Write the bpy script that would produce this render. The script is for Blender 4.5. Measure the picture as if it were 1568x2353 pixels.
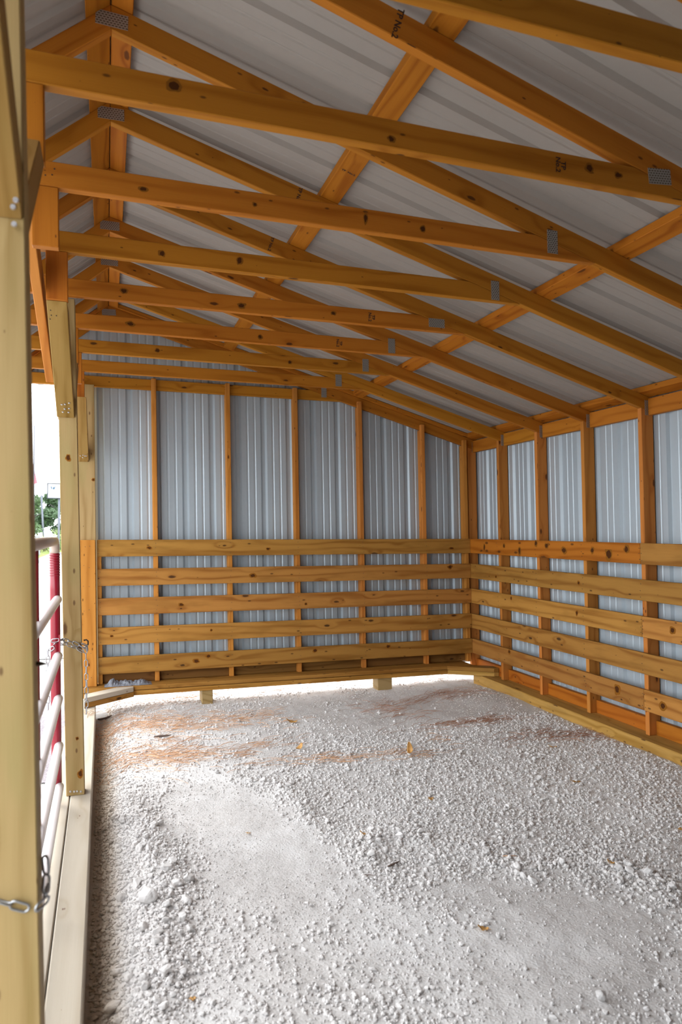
import bpy, bmesh, math, random
import numpy as np
from mathutils import Vector, Matrix, noise

random.seed(7)
rng = np.random.default_rng(11)
for o in list(bpy.data.objects):
    bpy.data.objects.remove(o)
SC = bpy.context.scene
COL = SC.collection

# ------------------------------------------------------------------ camera
EYE = 1.47                     # eye height above the gravel
LEAN = -0.0202                 # the whole shed leans slightly
F_PX = 1637.27                 # focal length in pixels of the 1568 x 2353 frame
YAW, PITCH, ROLL = 0.3178, 0.0253, 0.0016
fw = Vector((math.sin(YAW)*math.cos(PITCH), math.cos(YAW)*math.cos(PITCH), math.sin(PITCH)))
r0 = Vector((math.cos(YAW), -math.sin(YAW), 0.0)); u0 = r0.cross(fw)
rt = r0*math.cos(ROLL)+u0*math.sin(ROLL); up = -r0*math.sin(ROLL)+u0*math.cos(ROLL)
cd = bpy.data.cameras.new('camera'); cam = bpy.data.objects.new('camera', cd); COL.objects.link(cam)
cam.matrix_world = Matrix(((rt.x, up.x, -fw.x, 0), (rt.y, up.y, -fw.y, 0), (rt.z, up.z, -fw.z, EYE), (0, 0, 0, 1)))
cd.sensor_fit = 'VERTICAL'; cd.sensor_height = 36.0; cd.sensor_width = 24.0
cd.lens = 36.0*F_PX/2353.0
cd.clip_start = 0.02; cd.clip_end = 500
cd.dof.use_dof = True; cd.dof.focus_distance = 4.6; cd.dof.aperture_fstop = 3.5
SC.camera = cam

# ------------------------------------------------------------------ light
SC.view_settings.view_transform = 'Standard'
SC.view_settings.look = 'None'
SC.view_settings.gamma = 1.0
SC.view_settings.use_curve_mapping = False
SC.view_settings.exposure = 0.0
w = bpy.data.worlds.new('overcast'); SC.world = w; w.use_nodes = True
bg = w.node_tree.nodes['Background']
bg.inputs[0].default_value = (0.93, 0.97, 1.0, 1); bg.inputs[1].default_value = 5.2
sd = bpy.data.lights.new('sun', 'SUN'); sun = bpy.data.objects.new('sun', sd); COL.objects.link(sun)
sd.energy = 2.0; sd.angle = math.radians(25); sd.color = (1.0, 0.97, 0.92)
sun.rotation_euler = Vector((0.50, -0.62, -1.0)).to_track_quat('-Z', 'Y').to_euler()
sun.location = (-8, 10, 14)

# ------------------------------------------------------------------ node helpers
class NT:
    def __init__(s, name):
        s.m = bpy.data.materials.new(name); s.m.use_nodes = True
        s.t = s.m.node_tree; s.t.nodes.clear()
        s.out = s.n('ShaderNodeOutputMaterial'); s.b = s.n('ShaderNodeBsdfPrincipled')
        s.l(s.b.outputs[0], s.out.inputs[0])
    def n(s, ty, **k):
        x = s.t.nodes.new(ty)
        for a, v in k.items(): setattr(x, a, v)
        return x
    def l(s, a, b): s.t.links.new(a, b)
    def put(s, sock, v):
        if isinstance(v, (int, float, tuple, list)): sock.default_value = v
        else: s.l(v, sock)
    def math(s, op, a, b=0.0, c=0.0, clamp=False):
        x = s.n('ShaderNodeMath', operation=op, use_clamp=clamp)
        s.put(x.inputs[0], a); s.put(x.inputs[1], b); s.put(x.inputs[2], c)
        return x.outputs[0]
    def mix(s, f, a, b):
        x = s.n('ShaderNodeMix', data_type='RGBA')
        s.put(x.inputs[0], f); s.put(x.inputs[6], a); s.put(x.inputs[7], b)
        return x.outputs[2]
    def ramp(s, v, lo, hi, a=0.0, b=1.0):
        x = s.n('ShaderNodeMapRange', interpolation_type='SMOOTHSTEP')
        s.put(x.inputs[0], v); s.put(x.inputs[1], lo); s.put(x.inputs[2], hi); s.put(x.inputs[3], a); s.put(x.inputs[4], b)
        return x.outputs[0]
    def comb(s, x, y, z=0.0):
        c = s.n('ShaderNodeCombineXYZ'); s.put(c.inputs[0], x); s.put(c.inputs[1], y); s.put(c.inputs[2], z)
        return c.outputs[0]
    def noise(s, vec, scale=1.0, detail=2.0, rough=0.5, dim='3D'):
        x = s.n('ShaderNodeTexNoise', noise_dimensions=dim)
        if vec is not None: s.l(vec, x.inputs['Vector'])
        s.put(x.inputs['Scale'], scale); s.put(x.inputs['Detail'], detail); s.put(x.inputs['Roughness'], rough)
        return x.outputs[0]
    def bump(s, h, strength=0.3, dist=0.002):
        x = s.n('ShaderNodeBump'); s.l(h, x.inputs['Height']); x.inputs['Strength'].default_value = strength
        x.inputs['Distance'].default_value = dist
        s.l(x.outputs[0], s.b.inputs['Normal'])

def c4(c): return (c[0], c[1], c[2], 1.0)

def wood(name, light, dark, knot, stain=None, stain_amt=0.5, knots=1.0, grain=1.0, rough=0.62, vary=0.26):
    t = NT(name)
    uv = t.n('ShaderNodeUVMap'); sp = t.n('ShaderNodeSeparateXYZ'); t.l(uv.outputs[0], sp.inputs[0])
    u, v = sp.outputs[0], sp.outputs[1]
    # knots
    vo = t.n('ShaderNodeTexVoronoi', voronoi_dimensions='2D', feature='F1')
    t.l(t.comb(t.math('MULTIPLY', u, 2.3), t.math('MULTIPLY', v, 6.0)), vo.inputs['Vector']); vo.inputs['Scale'].default_value = 1.0
    cs = t.n('ShaderNodeSeparateColor'); t.l(vo.outputs['Color'], cs.inputs[0])
    d = vo.outputs['Distance']
    nd = t.noise(t.comb(t.math('MULTIPLY', u, 40), t.math('MULTIPLY', v, 60)), 1.0, 2.0)
    d2 = t.math('ADD', d, t.math('MULTIPLY', t.math('SUBTRACT', nd, 0.5), 0.05))
    rad = t.ramp(cs.outputs[0], 0.35, 1.0, 0.0, 0.085*knots)
    kn = t.math('SUBTRACT', 1.0, t.ramp(t.math('DIVIDE', d2, t.math('ADD', rad, 0.0001)), 0.55, 1.15), 0.0)
    swirl = t.math('MULTIPLY', t.ramp(d, 0.0, 0.30, 1.0, 0.0), t.ramp(cs.outputs[0], 0.35, 0.6))
    vp = t.n('ShaderNodeTexVoronoi', voronoi_dimensions='2D', feature='F1')
    t.l(t.comb(t.math('MULTIPLY', u, 5.5), t.math('MULTIPLY', v, 13.0), 0.0), vp.inputs['Vector']); vp.inputs['Scale'].default_value = 1.0
    cp = t.n('ShaderNodeSeparateColor'); t.l(vp.outputs['Color'], cp.inputs[0])
    prad = t.ramp(cp.outputs[1], 0.45, 1.0, 0.0, 0.085*knots)
    pin = t.math('SUBTRACT', 1.0, t.ramp(t.math('DIVIDE', vp.outputs['Distance'], t.math('ADD', prad, 0.0001)), 0.5, 1.3))
    # grain
    low = t.noise(t.comb(t.math('MULTIPLY', u, 0.9), t.math('MULTIPLY', v, 7.0)), 1.0, 2.0)
    coord = t.math('ADD', t.math('MULTIPLY', v, 75.0), t.math('ADD', t.math('MULTIPLY', low, 16.0), t.math('MULTIPLY', swirl, 5.0)))
    ring = t.math('ADD', t.math('MULTIPLY', t.math('SINE', coord), 0.5), 0.5)
    ring = t.math('POWER', ring, 3.0)
    fine = t.noise(t.comb(t.math('MULTIPLY', u, 5.0), t.math('MULTIPLY', v, 330.0)), 1.0, 3.0, 0.6)
    g = t.math('ADD', t.math('MULTIPLY', ring, 0.75*grain), t.math('MULTIPLY', t.math('SUBTRACT', fine, 0.32), 0.9*grain), 0.0, True)
    broad = t.noise(t.comb(t.math('MULTIPLY', u, 1.6), t.math('MULTIPLY', v, 16.0)), 1.0, 2.0)
    col = t.mix(t.math('MULTIPLY', g, t.ramp(broad, 0.25, 0.75, 0.5, 1.25)), c4(light), c4(dark))
    if stain:
        sn = t.noise(t.comb(t.math('MULTIPLY', u, 2.2), t.math('MULTIPLY', v, 9.0), 3.3), 1.0, 3.0, 0.6)
        col = t.mix(t.math('MULTIPLY', t.ramp(sn, 0.48, 0.72), stain_amt), col, c4(stain))
    col = t.mix(t.math('MULTIPLY', swirl, 0.30), col, c4(dark))
    col = t.mix(t.math('MULTIPLY', kn, 0.88, 0, True), col, c4(knot))
    col = t.mix(t.math('MULTIPLY', pin, 0.75, 0, True), col, c4(knot))
    # every board has its own tone
    oi = t.n('ShaderNodeObjectInfo'); hs = t.n('ShaderNodeHueSaturation')
    t.l(col, hs.inputs['Color'])
    t.l(t.math('ADD', 1.0-vary/2, t.math('MULTIPLY', oi.outputs['Random'], vary)), hs.inputs['Value'])
    t.l(t.math('ADD', 0.494, t.math('MULTIPLY', t.math('FRACT', t.math('MULTIPLY', oi.outputs['Random'], 7.3)), 0.012)), hs.inputs['Hue'])
    t.l(hs.outputs[0], t.b.inputs['Base Color'])
    t.b.inputs['Roughness'].default_value = rough
    t.b.inputs['Specular IOR Level'].default_value = 0.14
    t.bump(t.math('ADD', fine, t.math('MULTIPLY', ring, 0.4)), 0.25, 0.001)
    return t.m

M = {}
M['framing'] = wood('framing_lumber', (0.47, 0.180, 0.018), (0.30, 0.095, 0.006), (0.06, 0.02, 0.006), knots=0.75, grain=0.75, vary=0.18)
M['purlin'] = wood('purlin_lumber', (0.46, 0.155, 0.014), (0.30, 0.082, 0.006), (0.10, 0.03, 0.006), knots=0.9, vary=0.15)
M['stud'] = wood('stud_lumber', (0.56, 0.225, 0.045), (0.37, 0.12, 0.016), (0.08, 0.025, 0.008), knots=0.8, grain=0.8)
M['kick'] = wood('kickboard_lumber', (0.42, 0.203, 0.046), (0.25, 0.10, 0.017), (0.04, 0.016, 0.007), stain=(0.22, 0.10, 0.018), stain_amt=0.55, knots=1.0, vary=0.42)
M['knotty'] = wood('knotty_lumber', (0.44, 0.145, 0.016), (0.28, 0.078, 0.006), (0.035, 0.012, 0.005), knots=1.9, vary=0.1)
M['treated'] = wood('treated_post_lumber', (0.40, 0.275, 0.125), (0.27, 0.17, 0.062), (0.10, 0.045, 0.02), stain=(0.30, 0.245, 0.095), stain_amt=0.45, knots=1.0, grain=0.85, vary=0.10)
M['brace'] = wood('brace_lumber', (0.36, 0.215, 0.065), (0.24, 0.13, 0.028), (0.09, 0.04, 0.015), stain=(0.30, 0.21, 0.06), stain_amt=0.4, knots=0.6, vary=0.12)
M['brown'] = wood('brown_lumber', (0.21, 0.10, 0.026), (0.12, 0.05, 0.011), (0.04, 0.016, 0.007), knots=0.8, vary=0.2)
M['sill'] = wood('sill_lumber', (0.50, 0.445, 0.365), (0.40, 0.33, 0.24), (0.16, 0.09, 0.06), knots=0.5, grain=0.6, vary=0.06)
M['skid'] = wood('skid_lumber', (0.54, 0.33, 0.085), (0.36, 0.20, 0.036), (0.09, 0.04, 0.015), stain=(0.28, 0.17, 0.05), stain_amt=0.5, knots=0.9, vary=0.12)
M['red_lumber'] = wood('red_lumber', (0.44, 0.145, 0.014), (0.28, 0.075, 0.005), (0.07, 0.022, 0.008), knots=0.7, vary=0.12)

def plain(name, col, rough=0.5, metal=0.0, spec=0.5, bump=None):
    t = NT(name)
    t.b.inputs['Base Color'].default_value = c4(col); t.b.inputs['Roughness'].default_value = rough
    t.b.inputs['Metallic'].default_value = metal; t.b.inputs['Specular IOR Level'].default_value = spec
    if bump:
        tc = t.n('ShaderNodeTexCoord'); t.bump(t.noise(tc.outputs['Object'], bump[0], 3.0), bump[1], bump[2])
    return t.m

def sheet(name, a, b, rough=0.36, spec=0.6, metal=0.25):
    t = NT(name); tc = t.n('ShaderNodeTexCoord')
    n1 = t.noise(tc.outputs['Object'], 1.6, 3.0)
    n2 = t.noise(tc.outputs['Object'], 35.0, 2.0)
    t.l(t.mix(t.math('ADD', t.math('MULTIPLY', n1, 0.7), t.math('MULTIPLY', n2, 0.3)), c4(a), c4(b)), t.b.inputs['Base Color'])
    t.b.inputs['Roughness'].default_value = rough; t.b.inputs['Specular IOR Level'].default_value = spec
    t.b.inputs['Metallic'].default_value = metal
    t.bump(n1, 0.06, 0.01)
    return t.m
M['siding'] = sheet('galvanised_siding', (0.40, 0.465, 0.52), (0.48, 0.555, 0.615))
M['roofing'] = sheet('roof_sheeting', (0.31, 0.285, 0.26), (0.37, 0.34, 0.31), rough=0.5, metal=0.0, spec=.4)
M['steel'] = plain('galvanised_steel', (0.42, 0.43, 0.45), 0.34, 0.9)
M['nail'] = plain('nail_head', (0.06, 0.045, 0.035), 0.5, 0.3)
M['screw'] = plain('screw_head', (0.62, 0.62, 0.66), 0.3, 0.8)
M['ink'] = plain('stamp_ink', (0.045, 0.018, 0.008), 0.8)
M['gate_red'] = plain('gate_red_enamel', (0.26, 0.008, 0.022), 0.25, 0.0, 0.6)
M['gate_white'] = plain('gate_rail_enamel', (0.86, 0.82, 0.84), 0.25, 0.0, 0.6)
M['gate_top'] = plain('gate_top_rail_enamel', (0.55, 0.43, 0.36), 0.25, 0.0, 0.6)
M['rust'] = plain('dark_weathered_steel', (0.10, 0.075, 0.06), 0.5, 0.6)

def plate_mat():
    t = NT('truss_plate_steel'); uv = t.n('ShaderNodeUVMap')
    br = t.n('ShaderNodeTexBrick'); t.l(uv.outputs[0], br.inputs['Vector'])
    br.inputs['Scale'].default_value = 1.0; br.inputs['Brick Width'].default_value = 0.012
    br.inputs['Row Height'].default_value = 0.0085; br.inputs['Mortar Size'].default_value = 0.0022
    br.inputs['Mortar Smooth'].default_value = 0.2; br.inputs['Bias'].default_value = 0.0
    f = br.outputs['Fac']
    t.l(t.mix(f, (0.12, 0.10, 0.08, 1), (0.40, 0.39, 0.37, 1)), t.b.inputs['Base Color'])
    t.b.inputs['Metallic'].default_value = 0.5; t.b.inputs['Roughness'].default_value = 0.45
    t.bump(f, 0.6, 0.001)
    return t.m
M['plate'] = plate_mat()

def gravel_mat(name, a, b, dusty, bump=0.5, sill_tint=False):
    t = NT(name); ge = t.n('ShaderNodeNewGeometry'); P = ge.outputs['Position']
    big = t.noise(P, 1.3, 3.0, 0.6); mid = t.noise(P, 16.0, 4.0, 0.65); fin = t.noise(P, 130.0, 3.0, 0.7)
    vo = t.n('ShaderNodeTexVoronoi', feature='F1'); t.l(P, vo.inputs['Vector']); vo.inputs['Scale'].default_value = 95.0
    vcol = t.n('ShaderNodeSeparateColor'); t.l(vo.outputs['Color'], vcol.inputs[0])
    col = t.mix(t.math('ADD', t.math('MULTIPLY', mid, 0.5), t.math('MULTIPLY', vcol.outputs[0], 0.5)), c4(a), c4(b))
    col = t.mix(t.ramp(big, 0.42, 0.65, 0.0, 0.75), col, c4(dusty))
    if sill_tint:
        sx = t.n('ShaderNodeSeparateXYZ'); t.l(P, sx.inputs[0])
        col = t.mix(t.ramp(t.math('ADD', sx.outputs[0], t.math('MULTIPLY', mid, 0.06)), 0.02, 0.13, 0.8, 0.0), col, (0.46, 0.37, 0.27, 1))  # browner and darker towards the front sill
    t.l(col, t.b.inputs['Base Color'])
    t.b.inputs['Roughness'].default_value = 0.95; t.b.inputs['Specular IOR Level'].default_value = 0.15
    h = t.math('ADD', t.math('MULTIPLY', t.math('SUBTRACT', 1.0, vo.outputs['Distance']), 0.5), t.math('ADD', fin, t.math('MULTIPLY', mid, 0.8)))
    t.bump(h, bump, 0.006)
    return t.m
M['gravel'] = gravel_mat('limestone_fines', (0.52, 0.50, 0.49), (0.70, 0.68, 0.675), (0.74, 0.73, 0.73), sill_tint=True)
M['yard'] = gravel_mat('pale_yard_gravel', (0.34, 0.325, 0.31), (0.46, 0.445, 0.43), (0.48, 0.465, 0.45))

def stone_mat(name, a, b):
    t = NT(name); ge = t.n('ShaderNodeNewGeometry'); oi = t.n('ShaderNodeObjectInfo')
    n1 = t.noise(ge.outputs['Position'], 45.0, 4.0, 0.65); n2 = t.noise(ge.outputs['Position'], 400.0, 2.0)
    n0 = t.noise(ge.outputs['Position'], 60.0, 0.0)
    col = t.mix(t.math('ADD', t.math('MULTIPLY', n1, 0.6), t.math('MULTIPLY', n0, 0.5), 0, True), c4(a), c4(b))
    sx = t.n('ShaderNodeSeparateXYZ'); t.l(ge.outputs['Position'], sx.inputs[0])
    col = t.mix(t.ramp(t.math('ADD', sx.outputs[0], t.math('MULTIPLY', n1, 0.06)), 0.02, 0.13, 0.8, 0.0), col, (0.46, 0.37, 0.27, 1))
    hs = t.n('ShaderNodeHueSaturation'); t.l(col, hs.inputs['Color'])
    t.l(t.math('ADD', 0.88, t.math('MULTIPLY', oi.outputs['Random'], 0.24)), hs.inputs['Value'])
    t.l(hs.outputs[0], t.b.inputs['Base Color'])
    t.b.inputs['Roughness'].default_value = 0.92; t.b.inputs['Specular IOR Level'].default_value = 0.2
    t.bump(t.math('ADD', n1, t.math('MULTIPLY', n2, 0.4)), 0.5, 0.003)
    return t.m
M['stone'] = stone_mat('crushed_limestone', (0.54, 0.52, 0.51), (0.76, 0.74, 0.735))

# ------------------------------------------------------------------ mesh helpers
def W(x, y, z):
    """Shed coordinates (eye level = 0) to the world, with the shed's lean."""
    return Vector((x + LEAN*z, y, z + EYE))

def link(name, me, mat=None, parent=None, loc=None):
    o = bpy.data.objects.new(name, me); COL.objects.link(o)
    if mat is not None: me.materials.append(M[mat] if isinstance(mat, str) else mat)
    if parent is not None:
        o.parent = parent
    if loc is not None: o.location = loc
    return o

def tag(o, label=None, cat=None, group=None, kind=None):
    if label: o['label'] = label
    if cat: o['category'] = cat
    if group: o['group'] = group
    if kind: o['kind'] = kind
    return o

def empty(name, loc, label, cat, group=None):
    o = bpy.data.objects.new(name, None); COL.objects.link(o); o.location = loc
    o.empty_display_size = 0.05
    return tag(o, label, cat, group)

def finish(name, bm, mat, parent=None, origin=None, smooth=False):
    """Link a bmesh (world coordinates) as one object whose origin is `origin`, or its parent's."""
    org = Vector(origin) if origin is not None else None
    if parent is not None: base = parent_world(parent)
    elif org is not None: base = org
    else:
        base = Vector((sum(v.co.x for v in bm.verts)/len(bm.verts), sum(v.co.y for v in bm.verts)/len(bm.verts), min(v.co.z for v in bm.verts)))
    own = org if org is not None else base
    for v in bm.verts: v.co -= own
    if smooth:
        for f in bm.faces: f.smooth = True
    me = bpy.data.meshes.new(name); bm.to_mesh(me); bm.free()
    o = link(name, me, mat, parent)
    o.location = (own - base) if parent is not None else own
    return o

def parent_world(o):
    p = Vector(o.location)
    while o.parent: o = o.parent; p += Vector(o.location)
    return p

def lumber_uv(bm, L):
    L = Vector(L).normalized()
    uvl = bm.loops.layers.uv.verify()
    su, sv = random.uniform(0, 60), random.uniform(0, 60)
    A = L.cross(Vector((0.31, 0.17, 0.93)));
    A.normalize(); B = L.cross(A)
    for f in bm.faces:
        n = f.normal
        if abs(n.dot(L)) > 0.8:
            for lp in f.loops: lp[uvl].uv = (su + lp.vert.co.dot(A)*0.15, sv + lp.vert.co.dot(B))
        else:
            c = n.cross(L); c.normalize()
            off = round(n.dot(A))*0.37 + round(n.dot(B))*0.71
            for lp in f.loops: lp[uvl].uv = (su + lp.vert.co.dot(L) + off*3.1, sv + lp.vert.co.dot(c) + off)

def prism_bm(pts, ext, L, bev=0.0025):
    """Planar polygon (world points) pushed along ext; grain along L."""
    bm = bmesh.new(); ext = Vector(ext)
    a = [bm.verts.new(Vector(p)) for p in pts]; b = [bm.verts.new(Vector(p)+ext) for p in pts]
    bm.faces.new(a); bm.faces.new(list(reversed(b)))
    n = len(pts)
    for i in range(n):
        j = (i+1) % n
        bm.faces.new((a[j], a[i], b[i], b[j]))
    bmesh.ops.recalc_face_normals(bm, faces=bm.faces)
    if bev: bmesh.ops.bevel(bm, geom=list(bm.edges), offset=bev, segments=1, affect='EDGES', clamp_overlap=True)
    bm.normal_update()
    lumber_uv(bm, L)
    return bm

def box_bm(x0, x1, y0, y1, z0, z1, L=None, bev=0.0025, dx_top=0.0):
    """Board in shed coordinates."""
    pts = [W(x0, y0, z0), W(x1, y0, z0), W(x1+dx_top, y0, z1), W(x0+dx_top, y0, z1)]
    d = (x1-x0, y1-y0, z1-z0)
    if L is None:
        k = max(range(3), key=lambda i: d[i]); L = [(1, 0, 0), (0, 1, 0), (LEAN, 0, 1)][k]
    return prism_bm(pts, (0, y1-y0, 0), L, bev)

def board(name, mat, x0, x1, y0, y1, z0, z1, parent=None, **k):
    return finish(name, box_bm(x0, x1, y0, y1, z0, z1, **k), mat, parent)

def tube_bm(path, r, seg=12, caps=True, bm=None):
    bm = bm or bmesh.new(); path = [Vector(p) for p in path]; rings = []
    prev = None
    for i, p in enumerate(path):
        t = (path[min(i+1, len(path)-1)] - path[max(i-1, 0)]).normalized()
        if prev is None:
            a = t.cross(Vector((0, 0, 1)));
            if a.length < 1e-3: a = t.cross(Vector((1, 0, 0)))
        else: a = prev - t*prev.dot(t)
        a.normalize(); b = t.cross(a); prev = a
        rr = r[i] if isinstance(r, (list, tuple)) else r
        rings.append([bm.verts.new(p + (a*math.cos(2*math.pi*k/seg) + b*math.sin(2*math.pi*k/seg))*rr) for k in range(seg)])
    for q, s in zip(rings, rings[1:]):
        for k in range(seg):
            f = bm.faces.new((q[k], q[(k+1) % seg], s[(k+1) % seg], s[k])); f.smooth = True
    if caps:
        bm.faces.new(list(reversed(rings[0]))); bm.faces.new(rings[-1])
    return bm

def disc_mesh(name, r, h, seg=8):
    bm = bmesh.new()
    bmesh.ops.create_cone(bm, cap_ends=True, segments=seg, radius1=r, radius2=r*0.8, depth=h)
    me = bpy.data.meshes.new(name); bm.to_mesh(me); bm.free(); return me
NAIL = disc_mesh('nail_head', 0.0030, 0.003, 7); NAIL.materials.append(M['nail'])
SCREW = disc_mesh('screw_head', 0.0058, 0.004, 10); SCREW.materials.append(M['screw'])
RX = Matrix.Rotation(math.pi/2, 4, 'X').to_euler()       # faces -y
RY = Matrix.Rotation(-math.pi/2, 4, 'Y').to_euler()      # faces -x
def stud_mark(parent, me, name, pos, rot):
    o = bpy.data.objects.new(name, me); COL.objects.link(o); o.parent = parent
    o.location = pos - parent_world(parent); o.rotation_euler = rot
    return o

# ------------------------------------------------------------------ shed measures
XR, YE = 3.375, 6.22           # faces of the kickboards: right side, far end
ZB, BP, BH, BT = -0.0839, 0.2425, 0.1397, 0.024
SP, Y4 = 0.61, 3.8735          # truss spacing, truss no. 4
XA, ZA, SL = 0.036, 1.80, 0.291 # ridge, underside of apex, roof slope
ZT = 1.199                     # underside of the ties
RD = 0.0927                    # vertical depth of a sloping 2x4
ZSILL = -1.358
SLL = 0.82                     # the short front slope is much steeper
def zraf(x): return ZA - (SL*(x-XA) if x > XA else SLL*(XA-x))
def yt(k): return Y4 + (k-4)*SP

# ------------------------------------------------------------------ setting: siding, roof, ground
RIB = 0.2335
def rib(t):
    """Height of the sheet's profile (outward) at t along the sheet."""
    t = t % RIB
    d = min(t, RIB-t)
    if d < 0.014: return 0.019
    if d < 0.030: return 0.019*(0.030-d)/0.016
    for c in (RIB*0.36, RIB*0.64):
        e = abs(t-c)
        if e < 0.005: return 0.0035
        if e < 0.011: return 0.0035*(0.011-e)/0.006
    return 0.0
def rib_stations(s0, s1, phase):
    keys = [0, .014, .030, RIB*.36-.011, RIB*.36-.005, RIB*.36+.005, RIB*.36+.011, RIB*.64-.011, RIB*.64-.005, RIB*.64+.005, RIB*.64+.011, RIB-.030, RIB-.014]
    out = {s0, s1}
    n0 = int((s0-phase)/RIB)-1; n1 = int((s1-phase)/RIB)+2
    for n in range(n0, n1):
        for k in keys:
            s = phase + n*RIB + k
            if s0 < s < s1: out.add(s)
    return sorted(out)

def siding(name, s0, s1, phase, bottom, top, place, mat, extra=()):
    bm = bmesh.new(); st = sorted(set(rib_stations(s0, s1, phase)) | set(extra)); prev = None
    for s in st:
        h = rib(s-phase); a = bm.verts.new(place(s, h, bottom(s))); b = bm.verts.new(place(s, h, top(s)))
        if prev: bm.faces.new((prev[0], a, b, prev[1]))
        prev = (a, b)
    o = finish(name, bm, mat, None, origin=(0, 0, 0)); return tag(o, kind='structure')

ZRO = RD + 0.041               # roof sheet above rafter undersides
siding('wall_back', -0.09, 3.52, 0.194, lambda s: -1.30, lambda s: zraf(s)+ZRO+0.021, lambda s, h, z: W(s, 6.338+h, z), 'siding', (XA,))
siding('trim_1', -.695, -0.09, 0.194, lambda s: 1.20, lambda s: zraf(s)+ZRO+0.021, lambda s, h, z: W(s, 6.338+h, z), 'siding')
siding('wall_right', -3.62, 6.36, 3.74, lambda s: -1.37, lambda s: 0.95, lambda s, h, z: W(3.503+h, s, z), 'siding')
siding('wall_near', -0.3, 3.52, 0.1, lambda s: -1.48, lambda s: zraf(s)+ZRO-0.004, lambda s, h, z: W(s, -3.62-h, z), 'siding', (XA,))
siding('light_block_left', -3.62, 0.50, 0.1, lambda s: -1.48, lambda s: 1.64, lambda s, h, z: W(-.30-h, s, z), 'siding')  # unseen wall added to keep side light off the near tie faces
bm = bmesh.new(); prev = None
for s in rib_stations(-3.75, 6.42, 3.05):
    h = rib(s-3.05)
    v = [bm.verts.new(W(x, s, zraf(x)+ZRO+h)) for x in (-.80, XA, 3.62)]
    if prev:
        for i in (0, 1): bm.faces.new((prev[i], v[i], v[i+1], prev[i+1]))
    prev = v
tag(finish('ceiling', bm, 'roofing', None, origin=(0, 0, 0)), kind='structure')

# ground height inside (shed coordinates)
def seg_d(px, py, pts):
    best = 9.0
    for (ax, ay), (bx, by) in zip(pts, pts[1:]):
        dx, dy = bx-ax, by-ay; t = max(0, min(1, ((px-ax)*dx+(py-ay)*dy)/(dx*dx+dy*dy)))
        best = min(best, math.hypot(px-ax-t*dx, py-ay-t*dy))
    return best
BERM = [(0.07, 4.0), (0.14, 3.55), (0.19, 3.2), (0.19, 2.93), (0.16, 2.70), (0.15, 2.5), (0.10, 2.3), (0.06, 1.9)]
RIDGE_A = [(0.74, 4.15), (0.93, 4.06), (0.95, 3.74), (0.94, 3.5), (0.99, 3.43)]
RIDGE_B = [(1.09, 3.0), (1.17, 3.13), (1.29, 3.2), (1.42, 3.05), (1.59, 2.92), (1.7, 2.73), (1.85, 2.66), (2.03, 2.58), (2.12, 2.47), (2.13, 2.34)]
SMOOTH = [(0.33, 3.98), (0.62, 3.9), (0.68, 3.55), (0.42, 3.45)]
def G(d, s): return math.exp(-d*d/(2*s*s))
def ground(x, y, fine=True):
    z = -1.458
    z += 0.025*max(0.0, min(1.0, (x-2.2)/1.0)) - 0.014*max(0.0, min(1.0, (y-5.2)/0.9))
    z += 0.030*G(seg_d(x, y, BERM), 0.075)
    z -= 0.052*G(x+0.06, 0.08)
    z += 0.014*G(seg_d(x, y, RIDGE_A), 0.06) + 0.016*G(seg_d(x, y, RIDGE_B), 0.07)
    z -= 0.010*G(math.hypot(x-0.55, y-3.72), 0.26)
    z += 0.016*noise.noise((x*1.7, y*1.7, 0.3))*max(0.0, min(1.0, (x+0.1)/0.5))
    if fine:
        z += 0.006*noise.noise((x*7, y*7, 1.3)) + 0.003*noise.noise((x*24, y*24, 2.1)) + 0.0012*noise.noise((x*60, y*60, 4.1))
    return z

def grid_ground(name, xs, ys, zf, mat):
    nx, ny = len(xs), len(ys)
    co = np.zeros((ny, nx, 3), dtype=np.float32)
    for j, y in enumerate(ys):
        for i, x in enumerate(xs):
            z = zf(x, y); co[j, i] = (x + LEAN*z, y, z+EYE)
    idx = np.arange(nx*ny).reshape(ny, nx)
    q = np.stack([idx[:-1, :-1], idx[:-1, 1:], idx[1:, 1:], idx[1:, :-1]], -1).reshape(-1, 4)
    me = bpy.data.meshes.new(name); me.from_pydata(co.reshape(-1, 3).tolist(), [], q.tolist())
    for p in me.polygons: p.use_smooth = True
    return link(name, me, mat)
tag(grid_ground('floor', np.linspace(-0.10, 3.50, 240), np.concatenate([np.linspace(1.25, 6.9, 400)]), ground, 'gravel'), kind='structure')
bm = bmesh.new()
NX0 = [W(-0.30, -3.7, -1.47), W(3.5, -3.7, -1.465), W(3.5, 1.27, -1.452), W(-0.10, 1.27, -1.475), W(-.30, 1.27, -1.475)]
bm.faces.new([bm.verts.new(p) for p in NX0])
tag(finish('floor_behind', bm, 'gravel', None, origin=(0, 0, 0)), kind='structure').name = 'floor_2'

def flat(name, pts, z, mat):
    bm = bmesh.new(); bm.faces.new([bm.verts.new((x, y, z)) for x, y in pts])
    return tag(finish(name, bm, mat, None, origin=(0, 0, 0)), kind='structure')
flat('ground', [(-120, -60), (120, -60), (120, 160), (-120, 160)], -0.045, 'yard')
M['pavement'] = gravel_mat('pale_pavement', (0.42, 0.41, 0.40), (0.48, 0.465, 0.46), (0.50, 0.49, 0.485), 0.1)
M['grass'] = gravel_mat('lawn', (0.10, 0.15, 0.03), (0.20, 0.25, 0.075), (0.24, 0.27, 0.10), 0.6)
M['dark_gravel'] = gravel_mat('dark_gravel', (0.16, 0.14, 0.16), (0.44, 0.40, 0.43), (0.34, 0.31, 0.33), 0.9)
flat('ground_gravel', [(-1.6, 5.1), (-0.28, 4.6), (-0.28, 7.2), (-1.6, 7.4)], -0.038, 'dark_gravel')
flat('ground_pavement', [(-2.9, 9.0), (14, 9.0), (14, 46), (-2.9, 46)], -0.036, 'pavement')
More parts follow.
